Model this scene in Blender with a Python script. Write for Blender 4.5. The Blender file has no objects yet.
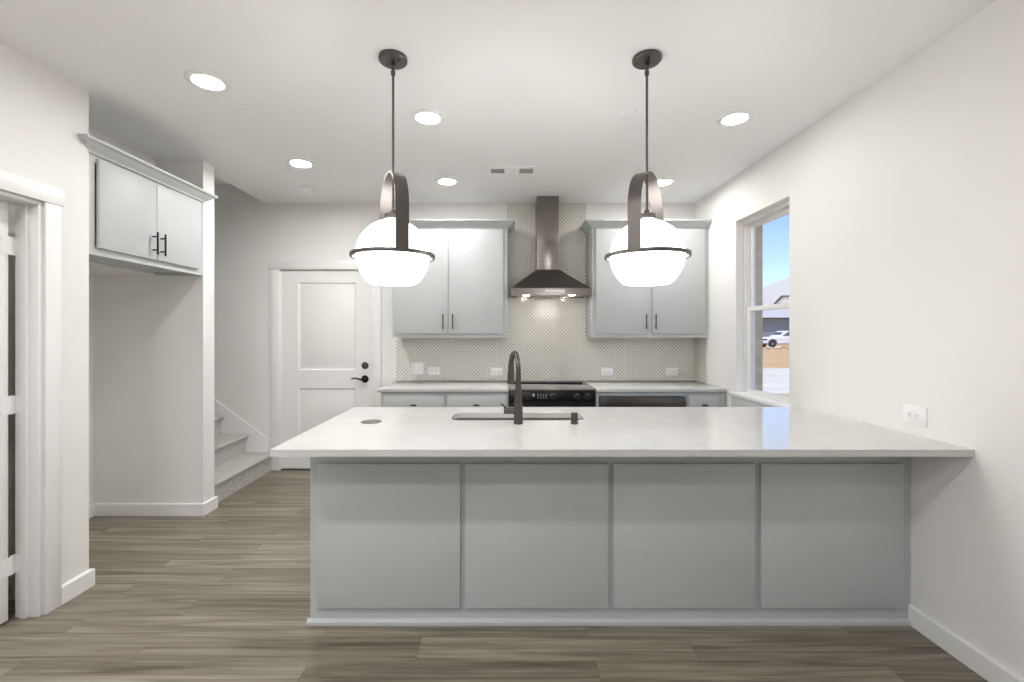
import bpy, bmesh, math, random
from mathutils import Vector, Matrix
random.seed(7)
PI = math.pi
S = bpy.context.scene
COL = S.collection

# ------------------------------------------------------------------ camera, world, sun, exposure
F = 450.0
cam_d = bpy.data.cameras.new('camera')
cam = bpy.data.objects.new('camera', cam_d); COL.objects.link(cam)
cam_d.sensor_fit = 'HORIZONTAL'; cam_d.sensor_width = 36.0
cam_d.lens = 36.0 * F / 1024.0
cam_d.shift_x = 10.0 / 1024.0
cam_d.shift_y = -8.0 / 1024.0
cam_d.clip_start = 0.05; cam_d.clip_end = 500
cam.location = (0, 0, 1.40); cam.rotation_euler = (PI / 2, 0, 0)
S.camera = cam

S.view_settings.view_transform = 'Standard'
S.view_settings.look = 'None'
S.view_settings.gamma = 1.0
S.view_settings.use_curve_mapping = False
S.view_settings.exposure = 0.0

world = bpy.data.worlds.new('sky'); S.world = world
world.use_nodes = True
wn = world.node_tree.nodes; wl = world.node_tree.links
wn.clear()
sky = wn.new('ShaderNodeTexSky'); sky.sky_type = 'NISHITA'
sky.sun_disc = False; sky.sun_elevation = math.radians(42); sky.sun_rotation = math.radians(-60)
sky.air_density = 1.0; sky.dust_density = 0.3; sky.ozone_density = 3.0; sky.altitude = 2500
bg = wn.new('ShaderNodeBackground'); bg.inputs['Strength'].default_value = 0.30
wo = wn.new('ShaderNodeOutputWorld')
tint = wn.new('ShaderNodeMix'); tint.data_type = 'RGBA'; tint.blend_type = 'MULTIPLY'; tint.inputs[0].default_value = 1.0
tint.inputs[7].default_value = (1.0, .90, 1.0, 1)
wl.new(sky.outputs[0], tint.inputs[6]); wl.new(tint.outputs[2], bg.inputs[0]); wl.new(bg.outputs[0], wo.inputs[0])

sun_d = bpy.data.lights.new('sun', 'SUN'); sun_d.energy = 4.5; sun_d.angle = 0.01; sun_d.color = (1.0, .95, .88)
sun = bpy.data.objects.new('sun', sun_d); COL.objects.link(sun)
sun.rotation_euler = Vector((0.30, 0.35, -0.90)).to_track_quat('-Z', 'Y').to_euler()

LENS_L = (85.0, 65.0, 55.0, 320.0, 165.0, 225.0)   # radiance of the six kitchen downlight lenses, set unevenly to balance the room's brightness
LENS_LR = 285.0     # and of the unseen ones over the living area behind the camera
GLOBE_L = 10.0      # radiance of the opal pendant globes

# ------------------------------------------------------------------ materials
def srgb(r, g, b):
    def f(c):
        c /= 255.0
        return c / 12.92 if c <= 0.04045 else ((c + 0.055) / 1.055) ** 2.4
    return (f(r), f(g), f(b), 1.0)

def mat(name, col, rough=0.5, metal=0.0, spec=0.5, coat=0.0, emis=None, estr=0.0):
    m = bpy.data.materials.new(name); m.use_nodes = True
    b = m.node_tree.nodes['Principled BSDF']
    b.inputs['Base Color'].default_value = col
    b.inputs['Roughness'].default_value = rough
    b.inputs['Metallic'].default_value = metal
    b.inputs['Specular IOR Level'].default_value = spec
    b.inputs['Coat Weight'].default_value = coat
    if emis:
        b.inputs['Emission Color'].default_value = emis
        b.inputs['Emission Strength'].default_value = estr
    return m

def nodes(m):
    return m.node_tree.nodes, m.node_tree.links, m.node_tree.nodes['Principled BSDF']

def add_noise(m, c1, c2, scale, detail=4, vscale=(1, 1, 1), bump=0.0, lo=.35, hi=.65, bscale=None):
    n, l, b = nodes(m)
    tc = n.new('ShaderNodeTexCoord'); mp = n.new('ShaderNodeMapping'); mp.inputs['Scale'].default_value = vscale
    l.new(tc.outputs['Object'], mp.inputs[0])
    t = n.new('ShaderNodeTexNoise'); t.inputs['Scale'].default_value = scale; t.inputs['Detail'].default_value = detail
    l.new(mp.outputs[0], t.inputs['Vector'])
    r = n.new('ShaderNodeValToRGB')
    r.color_ramp.elements[0].position = lo; r.color_ramp.elements[0].color = c1
    r.color_ramp.elements[1].position = hi; r.color_ramp.elements[1].color = c2
    l.new(t.outputs[0], r.inputs[0]); l.new(r.outputs[0], b.inputs['Base Color'])
    if bump:
        t2 = t
        if bscale:
            t2 = n.new('ShaderNodeTexNoise'); t2.inputs['Scale'].default_value = bscale; t2.inputs['Detail'].default_value = 3
            l.new(tc.outputs['Object'], t2.inputs['Vector'])
        bp = n.new('ShaderNodeBump'); bp.inputs['Strength'].default_value = bump; bp.inputs['Distance'].default_value = .002
        l.new(t2.outputs[0], bp.inputs['Height']); l.new(bp.outputs[0], b.inputs['Normal'])
    return m

M = {}
M['wall'] = add_noise(mat('wall_paint', srgb(226, 222, 217), .75), srgb(240, 238, 235), srgb(243, 241, 238), 1.2, bump=.12, bscale=160)
M['ceil'] = add_noise(mat('ceiling_paint', srgb(226, 223, 219), .85), srgb(248, 247, 246), srgb(250, 249, 248), 1.0, bump=.15, bscale=120)
M['trim'] = mat('white_trim_paint', srgb(245, 244, 242), .35)
M['door'] = mat('door_paint', srgb(245, 244, 241), .38)
M['cab'] = mat('grey_cabinet_paint', srgb(194, 197, 197), .45, spec=.35)
M['cabin'] = mat('cabinet_interior', srgb(170, 172, 172), .6)
M['quartz'] = add_noise(mat('white_quartz', srgb(233, 230, 225), .07, spec=.6), srgb(204, 203, 200), srgb(208, 207, 204), 9)
M['black'] = mat('matte_black_metal', srgb(34, 33, 33), .4, .6)
M['bronze'] = mat('dark_bronze_metal', srgb(92, 87, 83), .36, .9)
M['pendant'] = mat('pendant_metal', srgb(106, 101, 97), .38, .85)
M['steel'] = mat('brushed_steel', srgb(205, 203, 198), .24, 1.0)
M['dsteel'] = mat('black_stainless', srgb(142, 136, 132), .25, 1.0)
M['dsteel2'] = mat('black_stainless_canopy', srgb(98, 93, 88), .22, 1.0)
M['bglass'] = mat('black_glass', srgb(14, 14, 15), .3, 0, .2)
M['cooktop'] = mat('cooktop_glass', srgb(70, 68, 66), .05, 0, 1.0, 1.0)
M['knob'] = mat('knob_black', srgb(46, 45, 44), .35, .3)
M['plate'] = mat('white_plastic', srgb(249, 249, 247), .3)
M['slot'] = mat('socket_slot', srgb(165, 163, 160), .6)
M['disc'] = mat('grey_disc', srgb(120, 119, 114), .4, .4)
M['vent'] = mat('vent_grey', srgb(195, 193, 190), .6)
M['carpet'] = add_noise(mat('carpet', srgb(200, 197, 192), .95), srgb(176, 173, 168), srgb(216, 213, 208), 80, 5, bump=.6, bscale=240)
for i_, L_ in enumerate(LENS_L):
    M['lens%d' % i_] = mat('downlight_lens', srgb(250, 250, 248), .4, emis=(1, .99, .976, 1), estr=L_)
M['lensr'] = mat('downlight_lens_living', srgb(250, 250, 248), .4, emis=(1, .99, .976, 1), estr=LENS_LR)
M['globe'] = mat('opal_glass', srgb(248, 247, 245), .25, emis=(1, .99, .976, 1), estr=GLOBE_L)
M['hoodlamp'] = mat('hood_lamp', srgb(250, 245, 235), .4, emis=(1, .95, .86, 1), estr=45.0)
M['display'] = mat('display', srgb(30, 30, 32), .2, emis=(.8, .85, .9, 1), estr=.35)
M['hpanel'] = mat('hood_touch_panel', srgb(226, 224, 220), .3)  # pale colour paints in the bright reflection on the control panel
M['vinyl'] = mat('window_vinyl', srgb(236, 235, 232), .4)
M['lawn'] = add_noise(mat('dry_lawn', srgb(190, 150, 105), .95), srgb(178, 140, 98), srgb(205, 172, 128), 3.0, 6)
M['road'] = add_noise(mat('concrete_road', srgb(190, 186, 180), .9), srgb(196, 189, 178), srgb(210, 203, 192), 1.5, 5)
M['siding'] = add_noise(mat('dark_siding', srgb(104, 110, 118), .8), srgb(128, 135, 144), srgb(138, 145, 154), 2.0)
M['shingle'] = add_noise(mat('grey_shingle', srgb(176, 172, 170), .9), srgb(178, 174, 171), srgb(198, 194, 191), 6, 5)
M['shingle2'] = add_noise(mat('lavender_shingle', srgb(176, 172, 176), .9), srgb(172, 169, 175), srgb(188, 185, 191), 8, 5)
M['brick2'] = add_noise(mat('pale_gable_brick', srgb(200, 188, 178), .9), srgb(222, 214, 206), srgb(232, 225, 218), 4)
M['cream'] = mat('white_fascia', srgb(225, 222, 216), .7)
M['dark'] = mat('dark_trim', srgb(70, 68, 70), .7)
M['carpaint'] = mat('white_car_paint', srgb(232, 234, 240), .2, 0, .5, .5)
M['carglass'] = mat('car_glass', srgb(60, 66, 76), .08, 0, .8)
M['tyre'] = mat('tyre_rubber', srgb(40, 40, 42), .8)
M['rim'] = mat('wheel_rim', srgb(150, 152, 156), .35, .8)
M['rock'] = add_noise(mat('border_rock', srgb(185, 175, 160), .9), srgb(150, 140, 125), srgb(220, 212, 200), 6)

def glass_mat():
    m = bpy.data.materials.new('window_glass'); m.use_nodes = True
    n, l = m.node_tree.nodes, m.node_tree.links
    n.clear()
    o = n.new('ShaderNodeOutputMaterial'); mx = n.new('ShaderNodeMixShader')
    t = n.new('ShaderNodeBsdfTransparent'); t.inputs[0].default_value = (.97, .985, .98, 1)
    g = n.new('ShaderNodeBsdfGlossy'); g.inputs['Roughness'].default_value = .02
    lw = n.new('ShaderNodeLayerWeight'); lw.inputs[0].default_value = .5
    pw = n.new('ShaderNodeMath'); pw.operation = 'POWER'; pw.inputs[1].default_value = 5.0; l.new(lw.outputs['Facing'], pw.inputs[0])
    fr = n.new('ShaderNodeMath'); fr.operation = 'MULTIPLY_ADD'; fr.inputs[1].default_value = .9; fr.inputs[2].default_value = .02; l.new(pw.outputs[0], fr.inputs[0])
    l.new(fr.outputs[0], mx.inputs[0]); l.new(t.outputs[0], mx.inputs[1]); l.new(g.outputs[0], mx.inputs[2])
    l.new(mx.outputs[0], o.inputs[0])
    return m
M['glass'] = glass_mat()

def floor_mat():
    m = mat('vinyl_plank', srgb(128, 120, 106), .38, spec=.35)
    n, l, b = nodes(m)
    tc = n.new('ShaderNodeTexCoord')
    mp = n.new('ShaderNodeMapping'); mp.inputs['Location'].default_value = (.37, .055, 0)
    l.new(tc.outputs['Object'], mp.inputs[0])
    br = n.new('ShaderNodeTexBrick')
    br.offset = .37; br.offset_frequency = 2
    br.inputs['Scale'].default_value = 1.0
    br.inputs['Brick Width'].default_value = 1.22; br.inputs['Row Height'].default_value = .152
    br.inputs['Mortar Size'].default_value = .0012; br.inputs['Mortar Smooth'].default_value = .3
    br.inputs['Color1'].default_value = (0, 0, 0, 1); br.inputs['Color2'].default_value = (1, 1, 1, 1)
    br.inputs['Mortar'].default_value = (.2, .2, .2, 1)
    l.new(mp.outputs[0], br.inputs['Vector'])
    # per-plank offset so that the grain never runs across a joint
    sep = n.new('ShaderNodeSeparateXYZ'); l.new(mp.outputs[0], sep.inputs[0])
    off = n.new('ShaderNodeMath'); off.operation = 'MULTIPLY'; off.inputs[1].default_value = 37.0
    l.new(br.outputs['Color'], off.inputs[0])
    com = n.new('ShaderNodeCombineXYZ')
    sx = n.new('ShaderNodeMath'); sx.operation = 'MULTIPLY'; sx.inputs[1].default_value = .9; l.new(sep.outputs[0], sx.inputs[0])
    sy = n.new('ShaderNodeMath'); sy.operation = 'MULTIPLY'; sy.inputs[1].default_value = 21.0; l.new(sep.outputs[1], sy.inputs[0])
    l.new(sx.outputs[0], com.inputs[0]); l.new(sy.outputs[0], com.inputs[1]); l.new(off.outputs[0], com.inputs[2])
    g1 = n.new('ShaderNodeTexNoise'); g1.inputs['Scale'].default_value = 1.0; g1.inputs['Detail'].default_value = 7; g1.inputs['Roughness'].default_value = .62
    g1.inputs['Distortion'].default_value = 1.1
    l.new(com.outputs[0], g1.inputs['Vector'])
    com2 = n.new('ShaderNodeVectorMath'); com2.operation = 'MULTIPLY'; com2.inputs[1].default_value = (2.2, 5.0, 1.0)
    l.new(com.outputs[0], com2.inputs[0])
    g2 = n.new('ShaderNodeTexNoise'); g2.inputs['Scale'].default_value = 1.0; g2.inputs['Detail'].default_value = 4
    l.new(com2.outputs[0], g2.inputs['Vector'])
    r = n.new('ShaderNodeValToRGB'); e = r.color_ramp.elements
    e[0].position = .30; e[0].color = srgb(106, 98, 84)
    e[1].position = .70; e[1].color = srgb(180, 171, 154)
    x = e.new(.5); x.color = srgb(150, 142, 126)
    l.new(g1.outputs[0], r.inputs[0])
    mul = n.new('ShaderNodeMix'); mul.data_type = 'RGBA'; mul.blend_type = 'MULTIPLY'; mul.inputs[0].default_value = 1.0
    r2 = n.new('ShaderNodeValToRGB'); r2.color_ramp.elements[0].position = .3; r2.color_ramp.elements[0].color = (.74, .74, .74, 1)
    r2.color_ramp.elements[1].position = .6; r2.color_ramp.elements[1].color = (1, 1, 1, 1)
    l.new(g2.outputs[0], r2.inputs[0])
    l.new(r.outputs[0], mul.inputs[6]); l.new(r2.outputs[0], mul.inputs[7])
    mul2 = n.new('ShaderNodeMix'); mul2.data_type = 'RGBA'; mul2.blend_type = 'MULTIPLY'; mul2.inputs[0].default_value = 1.0
    r3 = n.new('ShaderNodeValToRGB'); r3.color_ramp.elements[0].color = (.72, .71, .70, 1); r3.color_ramp.elements[1].color = (1.0, 1.0, 1.0, 1)
    l.new(br.outputs['Color'], r3.inputs[0])
    kn = n.new('ShaderNodeTexNoise'); kn.inputs['Scale'].default_value = .42; kn.inputs['Detail'].default_value = 5; kn.inputs['Distortion'].default_value = 1.8
    l.new(com.outputs[0], kn.inputs['Vector'])
    rk = n.new('ShaderNodeValToRGB'); rk.color_ramp.elements[0].position = .30; rk.color_ramp.elements[0].color = (.62, .60, .57, 1)
    rk.color_ramp.elements[1].position = .44; rk.color_ramp.elements[1].color = (1, 1, 1, 1)
    l.new(kn.outputs[0], rk.inputs[0])
    mk = n.new('ShaderNodeMix'); mk.data_type = 'RGBA'; mk.blend_type = 'MULTIPLY'; mk.inputs[0].default_value = 1.0
    l.new(mul.outputs[2], mk.inputs[6]); l.new(rk.outputs[0], mk.inputs[7])
    l.new(mk.outputs[2], mul2.inputs[6]); l.new(r3.outputs[0], mul2.inputs[7])
    mul3 = n.new('ShaderNodeMix'); mul3.data_type = 'RGBA'; mul3.blend_type = 'MULTIPLY'
    l.new(br.outputs['Fac'], mul3.inputs[0]); l.new(mul2.outputs[2], mul3.inputs[6]); mul3.inputs[7].default_value = (.55, .53, .5, 1)
    l.new(mul3.outputs[2], b.inputs['Base Color'])
    bp = n.new('ShaderNodeBump'); bp.inputs['Strength'].default_value = .15; bp.inputs['Distance'].default_value = .001
    l.new(g2.outputs[0], bp.inputs['Height']); l.new(bp.outputs[0], b.inputs['Normal'])
    return m
M['floor'] = floor_mat()

def tile_mat():
    """glossy lattice tile: light net of lines round small grey-green lozenges, thin joints between the sheets"""
    m = mat('lattice_tile', srgb(190, 188, 178), .13, spec=.6)
    n, l, b = nodes(m)
    tc = n.new('ShaderNodeTexCoord'); sep = n.new('ShaderNodeSeparateXYZ'); l.new(tc.outputs['Object'], sep.inputs[0])
    def mth(op, a, c=None):
        q = n.new('ShaderNodeMath'); q.operation = op
        for i, v in enumerate((a, c)):
            if v is None: continue
            if isinstance(v, (int, float)): q.inputs[i].default_value = v
            else: l.new(v, q.inputs[i])
        return q.outputs[0]
    u = mth('ADD', sep.outputs[0], sep.outputs[1])
    P = .0357
    a = mth('DIVIDE', u, P); c = mth('DIVIDE', sep.outputs[2], P)
    d1 = mth('ABSOLUTE', mth('SUBTRACT', mth('FRACT', mth('ADD', a, c)), .5))
    d2 = mth('ABSOLUTE', mth('SUBTRACT', mth('FRACT', mth('SUBTRACT', a, c)), .5))
    mx = mth('MAXIMUM', d1, d2)
    r = n.new('ShaderNodeValToRGB'); e = r.color_ramp.elements
    e[0].position = .22; e[0].color = srgb(172, 169, 157)
    e[1].position = .36; e[1].color = srgb(236, 233, 225)
    l.new(mx, r.inputs[0])
    # joints between sheets .326 wide and .13 high
    ju = mth('ABSOLUTE', mth('SUBTRACT', mth('FRACT', mth('DIVIDE', mth('ADD', u, 5.9), .326)), .5))
    jl = mth('GREATER_THAN', ju, .488)
    mixj = n.new('ShaderNodeMix'); mixj.data_type = 'RGBA'; l.new(jl, mixj.inputs[0])
    l.new(r.outputs[0], mixj.inputs[6]); mixj.inputs[7].default_value = srgb(222, 220, 212)
    l.new(mixj.outputs[2], b.inputs['Base Color'])
    # every sheet is set a touch differently, so that reflections break at the joints
    w = n.new('ShaderNodeTexNoise'); w.inputs['Scale'].default_value = 2.2; w.inputs['Detail'].default_value = 1
    l.new(tc.outputs['Object'], w.inputs['Vector'])
    bp = n.new('ShaderNodeBump'); bp.inputs['Strength'].default_value = .08; bp.inputs['Distance'].default_value = .001
    l.new(mx, bp.inputs['Height'])
    bp.invert = True
    bp2 = n.new('ShaderNodeBump'); bp2.inputs['Strength'].default_value = .3; bp2.inputs['Distance'].default_value = .006
    l.new(w.outputs[0], bp2.inputs['Height']); l.new(bp.outputs[0], bp2.inputs['Normal'])
    l.new(bp2.outputs[0], b.inputs['Coat Normal']) if False else None
    l.new(bp2.outputs[0], b.inputs['Normal'])
    return m
M['tile'] = tile_mat()

def brick_mat():
    m = mat('exterior_brick', srgb(170, 150, 130), .9)
    n, l, b = nodes(m)
    tc = n.new('ShaderNodeTexCoord'); sep = n.new('ShaderNodeSeparateXYZ'); l.new(tc.outputs['Object'], sep.inputs[0])
    ad = n.new('ShaderNodeMath'); ad.operation = 'ADD'; l.new(sep.outputs[0], ad.inputs[0]); l.new(sep.outputs[1], ad.inputs[1])
    cb = n.new('ShaderNodeCombineXYZ'); l.new(ad.outputs[0], cb.inputs[0]); l.new(sep.outputs[2], cb.inputs[1])
    t = n.new('ShaderNodeTexBrick'); t.inputs['Scale'].default_value = 1
    t.inputs['Brick Width'].default_value = .2; t.inputs['Row Height'].default_value = .075; t.inputs['Mortar Size'].default_value = .006
    t.inputs['Color1'].default_value = srgb(204, 194, 172); t.inputs['Color2'].default_value = srgb(190, 180, 158)
    t.inputs['Mortar'].default_value = srgb(186, 178, 166)
    l.new(cb.outputs[0], t.inputs['Vector']); l.new(t.outputs[0], b.inputs['Base Color'])
    return m
M['brick'] = brick_mat()

# ------------------------------------------------------------------ mesh builder
class MB:
    def __init__(s): s.bm = bmesh.new()
    def _merge(s, bm2):
        me = bpy.data.meshes.new('tmp'); bm2.to_mesh(me); bm2.free(); s.bm.from_mesh(me); bpy.data.meshes.remove(me)
    def box(s, x0, x1, y0, y1, z0, z1, bev=0.0, seg=2):
        b = bmesh.new()
        v = [b.verts.new((x, y, z)) for x in (x0, x1) for y in (y0, y1) for z in (z0, z1)]
        for f in ((0, 1, 3, 2), (4, 6, 7, 5), (0, 4, 5, 1), (2, 3, 7, 6), (0, 2, 6, 4), (1, 5, 7, 3)):
            b.faces.new([v[i] for i in f])
        bmesh.ops.recalc_face_normals(b, faces=b.faces)
        if bev: bmesh.ops.bevel(b, geom=b.edges[:], offset=bev, segments=seg, affect='EDGES', profile=.5)
        s._merge(b); return s
    def prism(s, pts, axis, a0, a1, bev=0.0):
        """closed outline pts (2D) extruded along axis 'x','y' or 'z' from a0 to a1"""
        b = bmesh.new()
        def P(p, a): return {'x': (a, p[0], p[1]), 'y': (p[0], a, p[1]), 'z': (p[0], p[1], a)}[axis]
        lo = [b.verts.new(P(p, a0)) for p in pts]; hi = [b.verts.new(P(p, a1)) for p in pts]
        b.faces.new(lo); b.faces.new(hi[::-1]); n = len(pts)
        for i in range(n): b.faces.new((lo[i], hi[i], hi[(i + 1) % n], lo[(i + 1) % n]))
        bmesh.ops.recalc_face_normals(b, faces=b.faces)
        if bev: bmesh.ops.bevel(b, geom=b.edges[:], offset=bev, segments=2, affect='EDGES', profile=.5)
        s._merge(b); return s
    def plate(s, outer, holes, axis, a0, a1):
        """flat slab with holes"""
        b = bmesh.new()
        def P(p, a): return {'x': (a, p[0], p[1]), 'y': (p[0], a, p[1]), 'z': (p[0], p[1], a)}[axis]
        loops = []
        for lp in [outer] + holes:
            vs = [b.verts.new(P(p, a0)) for p in lp]
            for i in range(len(vs)): b.edges.new((vs[i], vs[(i + 1) % len(vs)]))
        bmesh.ops.triangle_fill(b, use_beauty=True, use_dissolve=False, edges=b.edges[:])
        r = bmesh.ops.extrude_face_region(b, geom=b.faces[:])
        d = Vector(P((0, 0), a1 - a0))
        bmesh.ops.translate(b, verts=[g for g in r['geom'] if isinstance(g, bmesh.types.BMVert)], vec=d)
        bmesh.ops.recalc_face_normals(b, faces=b.faces)
        s._merge(b); return s
    def lathe(s, prof, c=(0, 0, 0), seg=48, axis='z'):
        b = bmesh.new(); rings = []
        R = {'z': Matrix.Identity(3), 'y': Matrix.Rotation(PI / 2, 3, 'X'), 'x': Matrix.Rotation(PI / 2, 3, 'Y')}[axis]
        for r, z in prof:
            if r < 1e-6: rings.append([b.verts.new(R @ Vector((0, 0, z)))])
            else: rings.append([b.verts.new(R @ Vector((r * math.cos(2 * PI * i / seg), r * math.sin(2 * PI * i / seg), z))) for i in range(seg)])
        for a, d in zip(rings, rings[1:]):
            for i in range(seg):
                j = (i + 1) % seg
                f = [a[i % len(a)], a[j % len(a)], d[j % len(d)], d[i % len(d)]]
                u = []
                for q in f:
                    if q not in u: u.append(q)
                if len(u) > 2: b.faces.new(u)
        if len(rings[0]) > 1 and len(rings[-1]) > 1:
            if prof[0] == prof[-1]: bmesh.ops.remove_doubles(b, verts=b.verts, dist=1e-6)
        for rg in (rings[0], rings[-1]):
            if len(rg) > 1 and prof[0] != prof[-1]: b.faces.new(rg)
        bmesh.ops.recalc_face_normals(b, faces=b.faces)
        bmesh.ops.translate(b, verts=b.verts, vec=Vector(c))
        s._merge(b); return s
    def tube(s, pts, rad, seg=14, cap=True):
        b = bmesh.new(); pts = [Vector(p) for p in pts]; n = len(pts)
        rad = rad if isinstance(rad, (list, tuple)) else [rad] * n
        t0 = (pts[1] - pts[0]).normalized(); up = Vector((0, 0, 1)) if abs(t0.z) < .9 else Vector((1, 0, 0))
        nrm = (up - t0 * up.dot(t0)).normalized(); rings = []
        for i, p in enumerate(pts):
            t = (pts[min(i + 1, n - 1)] - pts[max(i - 1, 0)]).normalized()
            nrm = (nrm - t * nrm.dot(t)).normalized(); bi = t.cross(nrm)
            rings.append([b.verts.new(p + rad[i] * (nrm * math.cos(2 * PI * k / seg) + bi * math.sin(2 * PI * k / seg))) for k in range(seg)])
        for a, d in zip(rings, rings[1:]):
            for k in range(seg): b.faces.new((a[k], a[(k + 1) % seg], d[(k + 1) % seg], d[k]))
        if cap: b.faces.new(rings[0][::-1]); b.faces.new(rings[-1])
        bmesh.ops.recalc_face_normals(b, faces=b.faces)
        s._merge(b); return s
    def loft(s, loops, cap0=True, cap1=True):
        b = bmesh.new(); rs = [[b.verts.new(p) for p in lp] for lp in loops]; n = len(loops[0])
        for a, d in zip(rs, rs[1:]):
            for k in range(n): b.faces.new((a[k], a[(k + 1) % n], d[(k + 1) % n], d[k]))
        if cap0: b.faces.new(rs[0][::-1])
        if cap1: b.faces.new(rs[-1])
        bmesh.ops.recalc_face_normals(b, faces=b.faces)
        s._merge(b); return s
    def rot(s, mtx, pivot=(0, 0, 0)):
        p = Vector(pivot)
        for v in s.bm.verts: v.co = p + mtx @ (v.co - p)
        return s
    def build(s, name, m, parent=None, smooth=35):
        org = Vector((0, 0, 0))
        q = parent
        while q is not None: org += Vector(q.location); q = q.parent
        for v in s.bm.verts: v.co -= org
        me = bpy.data.meshes.new(name); s.bm.to_mesh(me); s.bm.free()
        me.materials.append(m)
        if smooth:
            me.polygons.foreach_set('use_smooth', [True] * len(me.polygons))
            me.set_sharp_from_angle(angle=math.radians(smooth))
        o = bpy.data.objects.new(name, me); COL.objects.link(o); o.parent = parent
        return o

def thing(name, label, cat, loc, group=None):
    o = bpy.data.objects.new(name, None); COL.objects.link(o); o.location = loc; o.empty_display_size = .1
    o['label'] = label; o['category'] = cat
    if group: o['group'] = group
    return o
def tag(o, label, cat, group=None, kind=None):
    o['label'] = label; o['category'] = cat
    if group: o['group'] = group
    if kind: o['kind'] = kind
    return o
def struct(o, label=None):
    o['kind'] = 'structure'
    if label: o['label'] = label
    return o
def sempty(name, loc):
    o = bpy.data.objects.new(name, None); COL.objects.link(o); o.location = loc; o['kind'] = 'structure'; return o
def rect(x0, x1, y0, y1): return [(x0, y0), (x1, y0), (x1, y1), (x0, y1)]
def rrect(x0, x1, y0, y1, r, n=6):
    out = []
    for cx, cy, a in ((x1 - r, y1 - r, 0), (x0 + r, y1 - r, 90), (x0 + r, y0 + r, 180), (x1 - r, y0 + r, 270)):
        for i in range(n + 1):
            t = math.radians(a + 90 * i / n); out.append((cx + r * math.cos(t), cy + r * math.sin(t)))
    return out

# ------------------------------------------------------------------ room dimensions
H = 2.725            # ceiling
XL, XR = -2.28, 1.97  # left and right wall faces
YB, YR = 4.592, -4.0  # back wall face, rear wall face
YE = 2.484           # end of the left wall
YS0, YS1 = 3.455, 3.59  # wall between nook and stair
XS = -2.295          # its free end
XF = -4.5

# ------------------------------------------------------------------ setting
struct(MB().box(XF - .12, 2.12, YR - .12, YB + .15, -.1, 0).build('floor', M['floor']))
c = MB().box(XF - .12, 2.12, YR - .12, YS0 + .1, H, 3.05)
c.box(-2.42, 2.12, YS0 + .1, YB + .15, H, 3.05)
c.box(XF - .12, -2.42, YS0 + .1, YB + .15, 2.92, 3.05)
struct(c.build('ceiling', M['ceil'], smooth=0))
DX0, DX1, DZ = -2.262, -1.323, 2.045   # back door opening
struct(MB().plate([(XF - .12, 0), (DX0, 0), (DX0, DZ), (DX1, DZ), (DX1, 0), (2.12, 0), (2.12, 3.05), (XF - .12, 3.05)], [], 'y', YB, YB + .15).build('wall_back', M['wall'], smooth=0))
WY0, WY1, WZ0, WZ1 = 3.085, 3.788, .895, 2.34
struct(MB().plate(rect(YR - .12, YB + .15, 0, 3.05), [rect(WY0, WY1, WZ0, WZ1)], 'x', XR, 2.12).build('wall_right', M['wall'], smooth=0))
struct(MB().plate(rect(1.6, 5.4, -.1, 3.2), [rect(WY0 - .01, 3.79, WZ0 - .04, WZ1 + .02)], 'x', 2.121, 2.195).build('wall_exterior', M['brick'], smooth=0))
LD0, LD1, LDZ = 1.37, 2.232, 2.05      # doorway in the left wall
struct(MB().plate([(YR, 0), (LD0, 0), (LD0, LDZ), (LD1, LDZ), (LD1, 0), (YE, 0), (YE, H), (YR, H)], [], 'x', XL - .115, XL).build('wall_left', M['wall'], smooth=0))
struct(MB().box(XF, XL - .116, YE - .12, YE, 0, H).build('wall_partition', M['wall'], smooth=0))
w = MB().box(-3.25, -3.13, YE + .001, YS0 - .001, 0, H); w.box(-3.13, -2.66, YE + .001, YS0 - .001, 1.842, H)
struct(w.build('wall_alcove', M['wall'], smooth=0))
struct(MB().box(XF, XS, YS0, YS1, 0, H).build('wall_stair', M['wall'], smooth=0))
struct(MB().box(XF - .12, XF, YR - .12, YB + .15, 0, 3.05).build('wall_far', M['wall'], smooth=0))
RW = rect(-1.95, .15, .08, 2.3)
struct(MB().plate(rect(XF, 2.0, 0, 3.05), [RW], 'y', YR - .12, YR).build('wall_rear', M['wall'], smooth=0))

# baseboards
BH = .095
def bb(name, pts):
    """baseboard along a run of corner points: each (x,y) on the wall face, room on the left of the run"""
    b = MB(); n = len(pts); t = .014
    P = [Vector((p[0], p[1], 0)) for p in pts]
    dirs = [(P[i + 1] - P[i]).normalized() for i in range(n - 1)]
    t = .018; nor = [Vector((-d.y, d.x, 0)) for d in dirs]
    loops = []
    for i in range(n):
        a = nor[max(i - 1, 0)]; c_ = nor[min(i, n - 2)]
        mit = a + c_; mit = mit / (mit.length ** 2) * 2 if mit.length > 0 else a
        f = lambda o, z: tuple(P[i] + mit * o + Vector((0, 0, z)))
        loops.append([f(0, .001), f(t, .001), f(t, BH - .006), f(t - .006, BH), f(0, BH)])
    b.loft(loops)
    return struct(b.build(name, M['trim'], smooth=25))
bb('baseboard_right', [(XR, YR), (XR, 2.163)])
bb('baseboard_kitchen', [(XR, 2.925), (XR, 3.95)])
bb('baseboard_left', [(XL - .10, YE), (XL, YE), (XL, 2.3125)])
bb('baseboard_nook', [(XS - .02, YS1), (XS, YS1), (XS, YS0), (-3.13, YS0), (-3.13, YE + .001)])
bb('baseboard_hall', [(-1.225, YB), (-1.08, YB)][::-1])
bb('baseboard_living', [(XL, LD0 - .092), (XL, YR)])

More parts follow.
